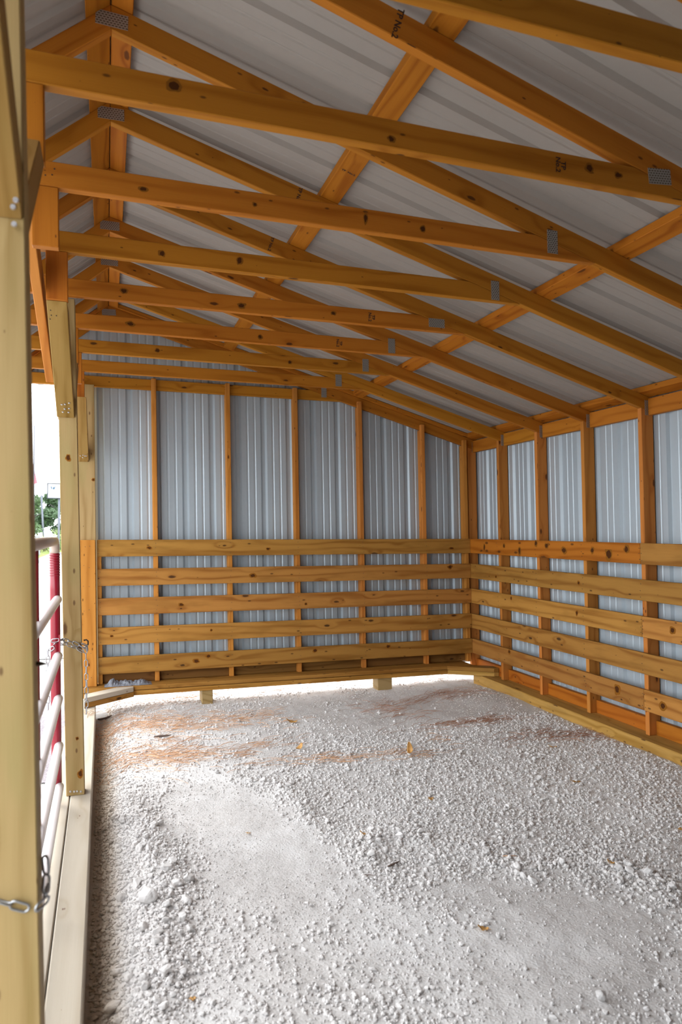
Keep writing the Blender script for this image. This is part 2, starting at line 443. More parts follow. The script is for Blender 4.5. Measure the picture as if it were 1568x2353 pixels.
flat('ground_lawn', [(-70, 30), (-3.05, 30), (-3.05, 46.3), (20, 46.3), (20, 100), (-70, 100)], -0.036, 'grass')
M['concrete'] = plain('kerb_concrete', (0.27, 0.26, 0.27), 0.9, bump=(30.0, 0.3, 0.005))
bm = bmesh.new()
for v in ((-3.05, 30), ): pass
for (x0, x1, y0, y1) in ((-3.05, -2.9, 30, 46.15), (-2.9, 14, 46.0, 46.15)):
    geo = bmesh.ops.create_cube(bm, size=1.0)['verts']
    for v in geo: v.co = Vector(((x0+x1)/2 + v.co.x*(x1-x0), (y0+y1)/2 + v.co.y*(y1-y0), 0.03 + v.co.z*0.15))
tag(finish('ground_kerb', bm, 'concrete', None, origin=(0, 0, 0)), kind='structure')

# ------------------------------------------------------------------ roof trusses
def plate(parent, x, z, y, w_, h_, ang=0.0, name='gusset_plate'):
    bm = bmesh.new(); uvl = bm.loops.layers.uv.verify()
    ca, sa = math.cos(ang), math.sin(ang)
    def P(a, b, d): return W(x + a*ca - b*sa, y-d, z + a*sa + b*ca)
    f = [bm.verts.new(P(a, b, 0.0022)) for a, b in ((-w_/2, -h_/2), (w_/2, -h_/2), (w_/2, h_/2), (-w_/2, h_/2))]
    k = [bm.verts.new(P(a, b, 0.0)) for a, b in ((-w_/2, -h_/2), (w_/2, -h_/2), (w_/2, h_/2), (-w_/2, h_/2))]
    fc = bm.faces.new(f)
    for lp, uv in zip(fc.loops, ((0, 0), (w_, 0), (w_, h_), (0, h_))): lp[uvl].uv = uv
    for i in range(4):
        j = (i+1) % 4; bm.faces.new((k[i], k[j], f[j], f[i]))
    bm.normal_update()
    return finish(name, bm, 'plate', parent)

def stamp(parent, text, org, right, upv, size):
    """Ink grade mark: flat lettering lying on a board's face."""
    cu = bpy.data.curves.new('grade_stamp', 'FONT'); cu.body = text; cu.size = size; cu.align_x = 'CENTER'; cu.align_y = 'CENTER'
    cu.resolution_u = 2; cu.space_line = 0.8; cu.offset = size*.03
    to = bpy.data.objects.new('tmp_text', cu); COL.objects.link(to)
    dg = bpy.context.evaluated_depsgraph_get(); dg.update()
    me = bpy.data.meshes.new_from_object(to.evaluated_get(dg))
    bpy.data.objects.remove(to); bpy.data.curves.remove(cu)
    bm = bmesh.new(); bm.from_mesh(me); bpy.data.meshes.remove(me)
    right = Vector(right).normalized(); upv = Vector(upv).normalized(); n = right.cross(upv)
    for v in bm.verts: v.co = org + right*v.co.x + upv*v.co.y + n*0.0008
    return finish('grade_stamp', bm, 'ink', parent)

ORD = {0: 'nearest', 1: 'second', 2: 'third', 3: 'fourth', 4: 'fifth', 5: 'sixth', 6: 'seventh', 7: 'eighth', 8: 'farthest'}
JP = {0: (1.87, 1.262, .1, .055, 0), 1: (1.90, 1.270, .098, .056, .09), 2: (1.874, 1.266, .052, .102, 0), 3: (1.947, 1.255, .047, .1, 0), 4: (1.905, 1.248, .104, .052, 0),
      5: (1.862, 1.257, .05, .1, 0), 6: (1.897, 1.260, .05, .095, 0), 7: (1.878, 1.265, .054, .1, 0), 8: (1.926, 1.272, .05, .09, 0)}
SLV = Vector((1+LEAN*-SL, 0, -SL)).normalized()
for k in range(0, 9):
    y = yt(k) if k < 8 else 6.289
    lab = {0: 'roof truss nearest the viewer, cut off at the top right corner of the photo',
           8: 'end roof truss against the far metal gable, behind all the other trusses'}.get(k, '%s roof truss counted from the viewer, orange framing lumber under the metal roof' % ORD[k])
    t = empty('roof_truss', W(XA, y, ZT), lab, 'truss', 'roof trusses')
    xe = 3.50
    # rafters
    pts = [W(XA, y, zraf(XA)), W(xe, y, zraf(xe)), W(xe, y, zraf(xe)+RD), W(XA, y, zraf(XA)+RD)]
    rf = finish('rafter', prism_bm(pts, (0, .038, 0), SLV), 'framing', t)
    xl = -.72
    pts = [W(xl, y, zraf(xl)), W(XA-.001, y, ZA), W(XA-.001, y, ZA+RD), W(xl, y, zraf(xl)+RD)]
    finish('rafter', prism_bm(pts, (0, .038, 0), (1, 0, SLL)), 'framing', t)
    # tie, ends cut along the rafter undersides
    xb = XA + (ZA-ZT)/SL; xt = XA + (ZA-ZT-.089)/SL; e = 0.002
    pts = [W(XA-(ZA-ZT)/SLL+e, y, ZT), W(xb-e, y, ZT), W(xt-e, y, ZT+.089), W(XA-(ZA-ZT-.089)/SLL+e, y, ZT+.089)]
    ti = finish('tie_beam', prism_bm(pts, (0, .038, 0), (1, 0, 0)), 'framing', t)
    if k != 1 and k > 0 or k == 1:
        plate(t, .038, 1.836, y, .112, .052, random.uniform(-.05, .05))
    x_, z_, w_, h_, a_ = JP[k]
    plate(t, x_, z_, y, w_, h_, a_)
    plate(t, -.600, 1.262, y, .05, .09, 0)
    if k >= 4: plate(t, 3.452 if k < 8 else 3.475, .822, y, .046, .1, 0, 'heel_plate')
    # block hanging under the tie at the open front
    if k in (1, 2, 3, 5, 6, 7):
        finish('hanger_block', box_bm(-.236, -.148, y, y+.038, .986, ZT-.001), 'red_lumber', t)
    if k == 2:
        for dx, dz in ((-.190, 1.235), (-.168, 1.240), (-.160, 1.262), (-.20, 1.262)): stud_mark(ti, NAIL, 'nail_head', W(dx, y-.0005, dz), RX)
    nv = Vector((LEAN, 0, 1))
    if k == 1:
        stamp(rf, 'TP No.2', W(.89, y, zraf(.89)+.047), Vector((-.25, 0, -1)), Vector((1, 0, -.25)), .030)
        stamp(ti, 'TP\nNo.2', W(1.483, y, ZT+.045), Vector((0, 0, -1)), Vector((1, 0, 0)), .026)
    if k in (3, 4): stamp(rf, 'TP No.2', W(.89, y, zraf(.89)+.047), Vector((-.25, 0, -1)), Vector((1, 0, -.25)), .024)
    if k in (4, 5): stamp(ti, 'TP\nNo.2', W(1.485, y, ZT+.045), Vector((0, 0, -1)), Vector((1, 0, 0)), .026)

# purlins lying flat on the rafters
def purlin(x0, x1, label, group='roof purlins', stamps=()):
    sgn = 1 if x0 >= XA-.01 else -1
    z0, z1 = zraf(x0)+RD+.0005, zraf(x1)+RD+.0005
    pts = [W(x0, -3.7, z0), W(x1, -3.7, z1), W(x1, -3.7, z1+.037), W(x0, -3.7, z0+.037)]
    o = finish('roof_purlin', prism_bm(pts, (0, 9.955, 0), (0, 1, 0)), 'purlin')
    tag(o, label, 'purlin', group)
    for (y, txt, sz) in stamps:
        xm = (x0+x1)/2
        stamp(o, txt, W(xm, y, zraf(xm)+RD), Vector((1, 0, -SL)), Vector((0, -1, 0)), sz)
    return o
purlin(-.052, XA-.003, 'orange ridge board on the left side of the roof peak')
purlin(XA+.001, .112, 'orange ridge board on the right side of the roof peak')
purlin(1.0, 1.09, 'flat orange purlin halfway up the right roof slope, running through the middle of the photo', stamps=((2.14, 'TP  No.2', .021), (2.98, 'TP  No.2', .018)))
purlin(2.2, 2.29, 'flat orange purlin lower on the right roof slope, just past the tie beam joints')
purlin(3.385, 3.475, 'flat orange eave purlin along the top of the right metal wall')
purlin(-.715, -.64, 'eave purlin at the outer edge of the left roof slope')

for (xa, xb_, side) in ((XA+.002, 3.49, 'right'), (-.70, XA-.002, 'left')):
    pts = [W(x, 6.262, zraf(x)+RD+dz) for x, dz in ((xa, .001), (xb_, .001), (xb_, .038), (xa, .038))]
    o = finish('gable_nailer', prism_bm(pts, (0, .074, 0), (1, 0, -SL if side == 'right' else SLL)), 'purlin')
    tag(o, 'orange nailer strip on top of the end truss, %s roof slope' % side, 'nailer', 'gable nailers')

# ------------------------------------------------------------------ right wall framing
SO = {0: 'fourth', 1: 'third', 2: 'second', 3: 'first', 4: 'corner'}
for k in range(-2, 5):
    y = yt(4+k) if k < 4 else 6.29
    bm = prism_bm([W(3.401, y, ZSILL), W(3.495, y, ZSILL), W(3.495, y, zraf(3.495)-.001), W(3.401, y, zraf(3.401)-.001)], (0, .038, 0), (0, 0, 1))
    o = finish('wall_stud', bm, 'stud')
    if k == 4: tag(o, 'wide-faced corner stud where the right metal wall meets the far wall', 'stud', 'right wall studs')
    elif k >= 0: tag(o, '%s vertical stud from the far corner along the right metal wall' % SO[k], 'stud', 'right wall studs')
    else: tag(o, 'right wall stud just outside the right photo edge, number %s from it' % ('one' if k == -1 else 'two'), 'stud', 'right wall studs')
BAY = ['between the corner stud and first stud, right wall', 'between first and second studs, right wall', 'between second and third studs, right wall',
       'between third and fourth studs, right wall', 'right of the fourth stud, right wall']
for i in range(5):
    y0 = yt(7-i) if i else yt(7); y0 = yt(7-i)+.039; y1 = (yt(8-i) if i else 6.29)-.001
    o = board('header_block', 'framing', 3.455, 3.493, y0, y1, .772, .884); tag(o, 'orange header board at the wall top ' + BAY[i], 'header', 'right wall header boards')
    o = board('nailer_board', 'red_lumber', 3.455, 3.493, y0, y1, ZSILL, -1.262); tag(o, 'orange nailer board near the ground ' + BAY[i], 'nailer', 'right wall nailers')

# skid timber of the right wall
o = board('skid_timber', 'skid', 3.30, 3.50, -3.6, 6.08, -1.52, ZSILL-.0005, L=(0, 1, 0), bev=.006)
tag(o, 'long treated skid timber on the gravel under the right wall', 'timber')

def kickboard(name, mat, side, a, b, i, label, group, nails):
    z1 = ZB - BP*i; z0 = z1-BH
    if side == 'R': o = board(name, mat, XR, XR+BT, a, b, z0, z1, L=(0, 1, 0))
    else: o = board(name, mat, a, b, YE, YE+BT, z0, z1, L=(1, 0, 0))
    tag(o, label, 'board', group)
    for s in nails:
        for q in (.2, .5, .8):
            zz = z0 + BH*q + random.uniform(-.006, .006); ss = s + random.uniform(-.006, .006)
            if side == 'R': stud_mark(o, NAIL, 'nail_head', W(XR-.0005, ss, zz), RY)
            else: stud_mark(o, NAIL, 'nail_head', W(ss, YE-.0005, zz), RX)
    return o
RN = ['top', 'second', 'middle', 'fourth', 'bottom']
GE, GR = 'kickboards on the far wall', 'kickboards on the right wall'
EX = [(-.078, -.044), (.376, .414), (1.008, 1.046), (1.622, 1.660), (2.243, 2.281), (2.882, 2.920), (3.332, 3.370)]
for i in range(5):
    kickboard('kickboard', 'kick', 'E', -.077, XR-.001, i, '%s horizontal kickboard across the far metal wall' % RN[i], GE, [(a+b)/2 for a, b in EX[:6]])
ys = [yt(k)+.019 for k in (4, 5, 6, 7)]
for i in range(5):
    if i in (0, 2, 4):
        kickboard('kickboard', 'knotty' if i == 0 else 'kick', 'R', ys[0]-.001, YE+BT, i, ['%s kickboard of the right wall%s, from corner to fourth stud' % (RN[i], ', reddish and knotty' if i == 0 else '')][0], GR, [ys[0]+.008]+ys[1:])
        kickboard('kickboard', 'kick', 'R', -3.5, ys[0]-.003, i, 'short piece of %s right-wall kickboard butted at the fourth stud' % RN[i], GR, [ys[0]-.012])
    else:
        kickboard('kickboard', 'kick', 'R', -3.5, YE+BT, i, '%s kickboard of the right wall, one unbroken length' % RN[i], GR, ys)

# ------------------------------------------------------------------ far wall framing
EO = ['first', 'second', 'third', 'fourth', 'fifth', 'sixth', 'seventh']
for n, (a, b) in enumerate(EX):
    xm = (a+b)/2
    zb_ = -1.279
    if n == 0: prof = [(6.245, zb_), (6.333, zb_), (6.333, -.088), (6.245, -.088)]
    else:
        zr = min(ZT, zraf(xm)) - .002
        zt = (ZT+.092) if xm < 1.8 else zraf(xm)+.05
        prof = [(6.245, zb_), (6.333, zb_), (6.333, zr), (6.287, zr), (6.287, zt), (6.245, zt)]
    bm = prism_bm([W(a, yy, zz) for yy, zz in prof], Vector((b-a, 0, 0)), (0, 0, 1))
    o = finish('wall_stud', bm, 'stud')
    tag(o, '%s vertical stud from the left post along the far wall' % EO[n] + (', mostly behind kickboards' if n == 0 else ', in the right corner' if n == 6 else ''), 'stud', 'far wall studs')
for n in range(6):
    a = EX[n][1]+.001; b = EX[n+1][0]-.001
    o = board('nailer_board', 'brown', a, b, 6.294, 6.332, -1.279, -1.175)
    tag(o, 'dark nailer board at the bottom of the far wall between its %s and %s studs' % (EO[n], EO[n+1]), 'nailer', 'far wall nailers')
# doubled base beam of the far wall, and the blocks that carry it
o = board('base_plank', 'kick', -.20, 3.30, 6.10, 6.335, -1.313, -1.280, L=(1, 0, 0)); tag(o, 'upper plank of the doubled base beam under the far wall', 'plank', 'far wall base planks')
o = board('base_plank', 'kick', -.20, 3.29, 6.105, 6.335, -1.357, -1.318, L=(1, 0, 0)); tag(o, 'lower plank of the doubled base beam under the far wall', 'plank', 'far wall base planks')
o = board('support_block', 'treated', .752, .842, 6.125, 6.30, -1.50, -1.3575, L=(0, 1, 0), bev=.004); tag(o, 'left stub block holding the far base beam above the gravel', 'block', 'stub blocks under the far beam')
o = board('support_block', 'treated', 2.345, 2.485, 6.125, 6.26, -1.50, -1.3575, L=(0, 1, 0), bev=.004); tag(o, 'right stub block holding the far base beam above the gravel', 'block', 'stub blocks under the far beam')

def plank_poly(name, mat, poly, z0, z1, L, label, cat, group=None):
    o = finish(name, prism_bm([W(x, y, z0) for x, y in poly], W(0, 0, z1)-W(0, 0, z0), L, .003), mat)
    return tag(o, label, cat, group)
CL = [(-.176, 5.77), (.20, 6.070), (.20, 6.098), (.12, 6.098), (-.176, 5.95)]
plank_poly('corner_plank', 'sill', [(-.176, 5.775), (.195, 6.066), (.195, 6.0995), (.06, 6.0995), (-.176, 5.92)], -1.3185, -1.280, (.8, .6, 0), 'upper short plank bridging the left rear corner of the floor frame', 'plank', 'left corner planks')
plank_poly('corner_plank', 'kick', [(-.176, 5.770), (.197, 6.062), (.197, 6.0995), (.06, 6.0995), (-.176, 5.92)], -1.3575, -1.320, (.8, .6, 0), 'lower short plank bridging the left rear corner of the floor frame', 'plank', 'left corner planks')
CR = [(3.035, 6.0985), (3.40, 5.862), (3.452, 5.862), (3.452, 5.97), (3.26, 6.0985)]
plank_poly('corner_plank', 'kick', CR, -1.3175, -1.280, (.84, -.54, 0), 'upper short plank bridging the right rear corner on the skid', 'plank', 'right corner planks')
plank_poly('corner_plank', 'skid', [(x+.004, y) for x, y in CR[:1]]+CR[1:], -1.3565, -1.319, (.84, -.54, 0), 'lower short plank bridging the right rear corner on the skid', 'plank', 'right corner planks')

# ------------------------------------------------------------------ open front: posts, braces, sill
def ypost(y0, xl, lean, ztop, label, zb=ZSILL, wd=.0885):
    t = empty('front_post', W(xl+.044, y0+.044, zb), label, 'post', 'front posts')
    finish('shaft', box_bm(xl, xl+wd, y0, y0+.089, zb, ztop, dx_top=lean*(ztop-zb)), 'treated', t)
    return t
def knee(t, name, y_post, yt_, x0, x1, zb0, ztop=.985, depth=.11, mat='brace', screws=()):
    d = 1 if yt_ > y_post else -1
    run = abs(yt_-y_post); rise = ztop-zb0; run2 = run*max(0.05, (rise-depth)/rise)
    pts = [W(x0, y_post, zb0), W(x0, yt_, ztop), W(x0, y_post+d*run2, ztop), W(x0, y_post, zb0+depth)]
    o = finish(name, prism_bm(pts, Vector((x1-x0, 0, 0)), (0, yt_-y_post, rise)), mat, t)
    for x, y, z in screws: stud_mark(o, SCREW, 'screw_head', W(x, y, z), RX)
    return o
def face_screws(o, pts, y):
    for x, z in pts: stud_mark(o, SCREW, 'screw_head', W(x, y, z), RX)
# near post
p1 = ypost(1.50, -.2145, -.010, ZT-.002, 'nearest front post, thick and pale, filling the left edge of the photo')
b = knee(p1, 'knee_brace', 1.4995, .92, -.234, -.149, .602)
for x, z, y in ((-.163, .615, 1.475), (-.157, .625, 1.465), (-.163, .588, 1.49)):
    m = stud_mark(b, SCREW, 'screw_head', W(x, y-.004, z), RX)
knee(p1, 'knee_brace', 1.5895, 2.06, -.234, -.150, .59)
# middle post
p2 = ypost(3.915, -.2105, -.009, ZT-.002, 'middle front post with a dark round knot, gate chained to it')
b = knee(p2, 'knee_brace', 3.9145, 3.275, -.236, -.152, .575)
for px, pz in ((-.207, .630), (-.192, .632), (-.172, .638), (-.195, .613), (-.174, .616), (-.205, .600), (-.178, .600)):
    yy = 3.9145 - (pz-.575)/(.985-.575)*(3.9145-3.275)
    stud_mark(b, SCREW, 'screw_head', W(px, yy-.001, pz), Matrix.Rotation(math.radians(55), 4, 'X').to_euler())
for px, pz in ((-.222, .955), (-.221, .94), (-.227, .928), (-.200, .94)):
    yy = 3.9145 - (pz-.575)/(.985-.575)*(3.9145-3.275)
    stud_mark(b, NAIL, 'nail_head', W(px, yy-.001, pz), Matrix.Rotation(math.radians(55), 4, 'X').to_euler())
knee(p2, 'knee_brace', 4.0045, 4.62, -.236, -.152, .575)
face_screws(next(c for c in p2.children if c.name.startswith('shaft')), [(-.19, -1.335), (-.172, -1.337), (-.158, -1.337), (-.140, -1.340)], 3.913)
pts = [W(-.289, y, z) for y, z in ((3.95, .758), (2.80, 1.177), (2.80, 1.196), (3.11, 1.196), (3.95, .895))]
finish('outer_brace', prism_bm(pts, (.039, 0, 0), (0, -1, .364)), 'stud', p2)
# far post with its trim board
p3 = ypost(6.20, -.2160, 0, ZT-.002, 'farthest front post at the corner of the far metal wall', -1.2795, .130)
knee(p3, 'knee_brace', 6.1995, 5.60, -.212, -.134, .555)
for px, pz in ((-.195, .60), (-.175, .605), (-.160, .60), (-.178, .588), (-.150, .60)):
    yy = 6.1995-(pz-.555)/.43*.6
    stud_mark(p3, SCREW, 'screw_head', W(px, yy-.001, pz), Matrix.Rotation(math.radians(55), 4, 'X').to_euler())
tb = board('trim_board', 'stud', -.215, -.090, 6.176, 6.1985, -1.2795, -.085, L=(0, 0, 1)); tag(tb, 'orange vertical trim board covering the lower half of the farthest front post', 'board')
for z in (-.14, -.30, -.46, -.66, -1.0, -1.2):
    for x in (-.175, -.14): stud_mark(tb, NAIL, 'nail_head', W(x+random.uniform(-.01, .01), 6.1755, z+random.uniform(-.01, .01)), RX)
M['knot'] = plain('wood_knot', (0.075, 0.026, 0.008), .8, spec=.05)
M['knot_ring'] = plain('wood_knot_ring', (0.25, 0.098, 0.014), .8, spec=.05)
def knot(parent, pos, a, b, axis):
    for (k_, m_, d) in ((1.35, 'knot_ring', .0005), (.85, 'knot', .0009)):
        bm = bmesh.new(); n = 18; vs = []
        for q in range(n):
            t = 2*math.pi*q/n; w_ = 1+.45*noise.noise((math.cos(t)*1.3+pos.x*9, math.sin(t)*1.3+pos.y*5, pos.z*17+k_))
            u, v = a*k_*w_*math.cos(t), b*k_*w_*math.sin(t)
            vs.append(bm.verts.new(pos + (Vector((u, -d, v)) if axis == 'y' else Vector((-d, u, v)))))
        bm.faces.new(vs); bmesh.ops.recalc_face_normals(bm, faces=bm.faces)
        finish('knot', bm, m_, parent)
sh2 = next(c for c in p2.children if c.name.startswith('shaft'))
for x, z, a, b in ((-.184, .370, .010, .015), (-.155, -1.07, .006, .007), (-.142, -1.25, .010, .016)):
    knot(sh2, W(x, 3.9148, z), a, b, 'y')
sh3 = next(c for c in p3.children if c.name.startswith('shaft')); knot(sh3, W(-.1, 6.1998, .41), .009, .011, 'y')
KE = [o for o in COL.objects if o.name.startswith('kickboard') and o.get('group') == GE]
KR = [o for o in COL.objects if o.name.startswith('kickboard') and o.get('group') == GR]
def kz(i, f): return ZB-BP*i-BH*(1-f)
for i, x, f, a, b in ((0, .34, .5, .018, .010), (0, 1.36, .4, .014, .011), (0, 3.17, .35, .022, .009), (1, 1.22, .45, .024, .015), (1, 3.15, .8, .022, .016), (2, .60, .5, .020, .012), (2, 1.70, .3, .010, .010),
                      (3, .03, .5, .013, .008), (3, .85, .6, .008, .008), (4, .72, .5, .021, .017), (4, .82, .75, .018, .014), (4, 1.78, .75, .018, .015), (4, 2.49, .75, .018, .014)):
    knot(KE[i], W(x, YE-.0002, kz(i, f)), a, b, 'y')
for o in KR:
    i = ['top', 'second', 'middle', 'fourth', 'bottom'].index(next(w for w in o['label'].split() if w in ('top', 'second', 'middle', 'fourth', 'bottom')))
    sp = 'short' in o['label']
    L_ = {(0, 0): [(5.95, .45, .012, .03), (5.6, .6, .016, .016), (5.35, .35, .018, .03), (4.95, .7, .02, .02), (4.72, .5, .026, .02), (4.38, .55, .016, .022), (4.2, .4, .03, .032), (4.02, .7, .022, .022), (5.1, .85, .016, .02)],
          (1, 0): [(4.55, .5, .012, .012), (5.75, .3, .012, .012)], (2, 0): [(5.5, .8, .012, .014), (4.58, .6, .012, .016)], (2, 1): [(3.62, .6, .02, .02)], (4, 0): [(5.55, .85, .018, .018), (4.15, .6, .026, .026)], (4, 1): [(3.72, .5, .024, .02)]}.get((i, int(sp)), [])
    for y, f, a, b in L_: knot(o, W(XR-.0002, y, kz(i, f)), a, b, 'x')
t1 = [o for o in COL.objects if o.name.startswith('roof_truss')]
for k, x, z, a, b in ((1, .196, 1.262, .017, .014), (1, .86, 1.225, .010, .009), (1, 1.60, 1.252, .014, .013), (1, 1.72, 1.247, .013, .009), (2, .14, 1.236, .014, .007), (2, .55, 1.24, .007, .007), (2, 1.0, 1.25, .008, .018), (2, 1.25, 1.24, .011, .012), (3, .25, 1.24, .012, .012), (3, .6, 1.25, .012, .016),
                      (4, .1, 1.25, .016, .013), (4, .72, 1.235, .018, .014), (4, 1.25, 1.245, .012, .010), (5, .15, 1.25, .02, .012), (5, .95, 1.24, .012, .012), (6, .35, 1.25, .016, .012), (6, 1.3, 1.24, .012, .012)):
    ti = next(c for c in t1[k].children if c.name.startswith('tie_beam')); knot(ti, W(x, yt(k)-.0002, z), a, b, 'y')
# lag screw poking out of the near post
bm = tube_bm([W(-.142, 1.55, -.268), W(-.128, 1.55, -.2685), W(-.115, 1.55, -.270)], [.0052, .0045, .0006], 8)
finish('lag_screw', bm, 'rust', p1)

def skew_board(name, mat, xa, xb, y0, y1, z0, z1, label, dxa=0.0, group=None):
    """Sill plank whose edges drift by dxa from y0 to y1."""
    bm = bmesh.new()
    lo = [W(xa, y0, z0), W(xb, y0, z0), W(xb+dxa, y1, z0), W(xa+dxa, y1, z0)]
    o = finish(name, prism_bm(lo, W(0, 0, z1)-W(0, 0, z0), (0, 1, 0), .004), mat)
    bm.free(); return tag(o, label, 'plank', group)
skew_board('sill_plank', 'sill', -.176, -.074, .6, 6.095, -1.50, ZSILL-.0005, 'inner pale sill plank along the open front, beside the gravel', -.024, 'front sill planks')
skew_board('sill_plank', 'sill', -.275, -.1795, .6, 6.095, -1.50, ZSILL-.0005, 'outer pale sill plank along the open front, under the gate', -.024, 'front sill planks')

# ------------------------------------------------------------------ red gate between the near and middle posts
XG, YG = -.2465, 3.80
gt = empty('tube_gate', W(XG, 3.0, -1.33), 'red tube gate with pale horizontal rails hung along the open front', 'gate')
RT = .0235
zr = [-.055, -.345, -.622, -.832, -1.062, -1.262]
arc = [W(XG, YG-.06+.06*math.sin(a), zr[0]-.06+.06*math.cos(a)) for a in np.linspace(0, math.pi/2, 7)]
finish('top_rail', tube_bm([W(XG, 1.70, zr[0])] + arc, RT, 16), 'gate_top', gt)
up1 = tube_bm([W(XG, YG, zr[0]-.062)] + [W(XG, YG, z) for z in (-.3, -.7, -1.1, -1.32)], RT, 16)
for q in range(9):
    z = zr[0]-.068-q*.0125
    tube_bm([W(XG, YG, z), W(XG, YG, z-.002), W(XG, YG, z-.006)], [RT, RT+.0028, RT], 16, False, up1)
finish('upright', up1, 'gate_red', gt)
finish('upright', tube_bm([W(XG, 2.74, zr[0]-.02), W(XG, 2.74, -.7), W(XG, 2.74, -1.28)], .0165, 14), 'gate_red', gt)
finish('upright', tube_bm([W(XG, 1.70, zr[0]), W(XG, 1.70, -.7), W(XG, 1.70, -1.32)], RT, 14), 'gate_red', gt)
for i, z in enumerate(zr[1:]):
    finish('rail', tube_bm([W(XG+.012, 1.72, z), W(XG+.012, 2.7, z), W(XG+.012, YG-.012, z)], .0215, 16), 'gate_white', gt)
bm = box_bm(XG+.018, XG+.024, YG-.045, YG-.01, -.60, -.515, bev=.001)
finish('chain_plate', bm, 'gate_red', gt)

# ------------------------------------------------------------------ chains
def link_mesh(name, L=.041, wd=.021, r=.0026):
    pts = []
    R_ = wd/2-r; h = L/2-r-R_
    for a in np.linspace(0, math.pi, 7): pts.append(Vector((R_*math.cos(a), 0, h+R_*math.sin(a))))
    for a in np.linspace(math.pi, 2*math.pi, 7): pts.append(Vector((R_*math.cos(a), 0, -h+R_*math.sin(a))))
    bm = bmesh.new(); rings = []; n = len(pts)
    for i, p in enumerate(pts):
        t = (pts[(i+1) % n]-pts[i-1]).normalized(); a = Vector((0, 1, 0)); b_ = t.cross(a)
        rings.append([bm.verts.new(p+(a*math.cos(q)+b_*math.sin(q))*r) for q in np.linspace(0, 2*math.pi, 7)[:-1]])
    for i in range(n):
        q, s = rings[i], rings[(i+1) % n]
        for k in range(6):
            f = bm.faces.new((q[k], q[(k+1) % 6], s[(k+1) % 6], s[k])); f.smooth = True
    me = bpy.data.meshes.new(name); bm.to_mesh(me); bm.free(); me.materials.append(M['steel']); return me
LINK = link_mesh('chain_link')
def chain(t, pts, pitch=.034, twist0=0.0):
    """Copies of one link strung along a polyline."""
    pts = [Vector(p) for p in pts]; base = Vector(t.location)
    seg = [(a, b, (b-a).length) for a, b in zip(pts, pts[1:])]; tot = sum(s[2] for s in seg)
    n = max(1, int(round(tot/pitch))); 
    for i in range(n):
        d = (i+.5)*tot/n
        for a, b, l in seg:
            if d <= l: break
            d -= l
        p = a.lerp(b, min(1, d/max(l, 1e-6))); dr = (b-a).normalized()
        side = dr.cross(Vector((0, 1, 0.02))); 
        if side.length < .1: side = Vector((1, 0, 0))
        side.normalize(); nor = dr.cross(side)
        ang = twist0 + (math.radians(78) if i % 2 else 0) + random.uniform(-.15, .15)
        x = side*math.cos(ang)+nor*math.sin(ang); y = dr.cross(x)*-1
        R_ = Matrix((x, y, dr)).transposed()
        if R_.determinant() < 0: R_ = Matrix((x, -y, dr)).transposed()
        o = bpy.data.objects.new('chain_link', LINK); COL.objects.link(o); o.parent = t
        o.location = p - base; o.rotation_euler = R_.to_euler()
ch = empty('gate_chain', W(-.15, 3.90, -.93), 'steel chain tying the gate to the middle post, its loose end hanging beside the post', 'chain')
chain(ch, [W(-.262, 3.766, -.545), W(-.225, 3.768, -.540), W(-.212, 3.86, -.556), W(-.172, 3.905, -.575), W(-.114, 3.905, -.610)])
chain(ch, [W(-.25, 3.770, -.560), W(-.205, 3.85, -.575), W(-.160, 3.902, -.603), W(-.120, 3.902, -.628)], twist0=.6)
chain(ch, [W(-.112, 3.90, -.600), W(-.108, 3.90, -.640), W(-.107, 3.90, -.79), W(-.109, 3.90, -.945)], pitch=.0345)
chain(ch, [W(-.125, 3.91, -.585), W(-.106, 3.93, -.600), W(-.103, 3.935, -.628)], twist0=1.0)
bm = tube_bm([W(-.119, 3.945, -.575), W(-.106, 3.945, -.572), W(-.098, 3.945, -.580), W(-.098, 3.945, -.596), W(-.107, 3.945, -.605)], .004, 8)
hk = finish('wall_hook', bm, 'rust', p2)
ch2 = empty('gate_chain', W(-.275, 3.80, -.87), 'spare length of steel chain dangling on the outside of the gate upright', 'chain')
chain(ch2, [W(-.252, 3.767, -.575), W(-.281, 3.79, -.60), W(-.283, 3.80, -.74), W(-.284, 3.80, -.885)])
ch3 = empty('gate_chain', W(-.16, 1.47, -.72), 'steel chain wrapped round the nearest front post', 'chain')
chain(ch3, [W(-.31, 1.493, -.69), W(-.20, 1.493, -.700), W(-.150, 1.493, -.722)], twist0=.15)
chain(ch3, [W(-.138, 1.492, -.726), W(-.123, 1.510, -.722), W(-.120, 1.56, -.712)], twist0=.3)
chain(ch3, [W(-.122, 1.53, -.715), W(-.121, 1.55, -.690), W(-.125, 1.56, -.655)], twist0=.9)

# ------------------------------------------------------------------ crumpled sheet on the far sill
M['tarp'] = plain('grey_plastic_sheet', (0.17, 0.18, 0.21), 0.45, 0.0, 0.5)
bm = bmesh.new(); nx, ny = 46, 16; vs = []
for j in range(ny):
    for i in range(nx):
        u, v = i/(nx-1), j/(ny-1)
        x = -.032+.375*u; y = 6.118+.135*v + .012*noise.noise((u*9, v*5, 1))
        e = min(1, 6*min(u, 1-u))*min(1, 5*min(v, 1-v))
        h = (.022 + .048*max(0, 1-abs(u-.14)/.14) + .02*max(0, 1-abs(u-.45)/.2)+.022*max(0, 1-abs(u-.8)/.2))
        f = .5+.9*abs(noise.noise((u*13, v*6, 7))) + .7*abs(noise.noise((u*29, v*14, 3)))
        vs.append(bm.verts.new(W(x, y, -1.2785+e*h*f*.8)))
for j in range(ny-1):
    for i in range(nx-1):
        bm.faces.new((vs[j*nx+i], vs[j*nx+i+1], vs[(j+1)*nx+i+1], vs[(j+1)*nx+i]))
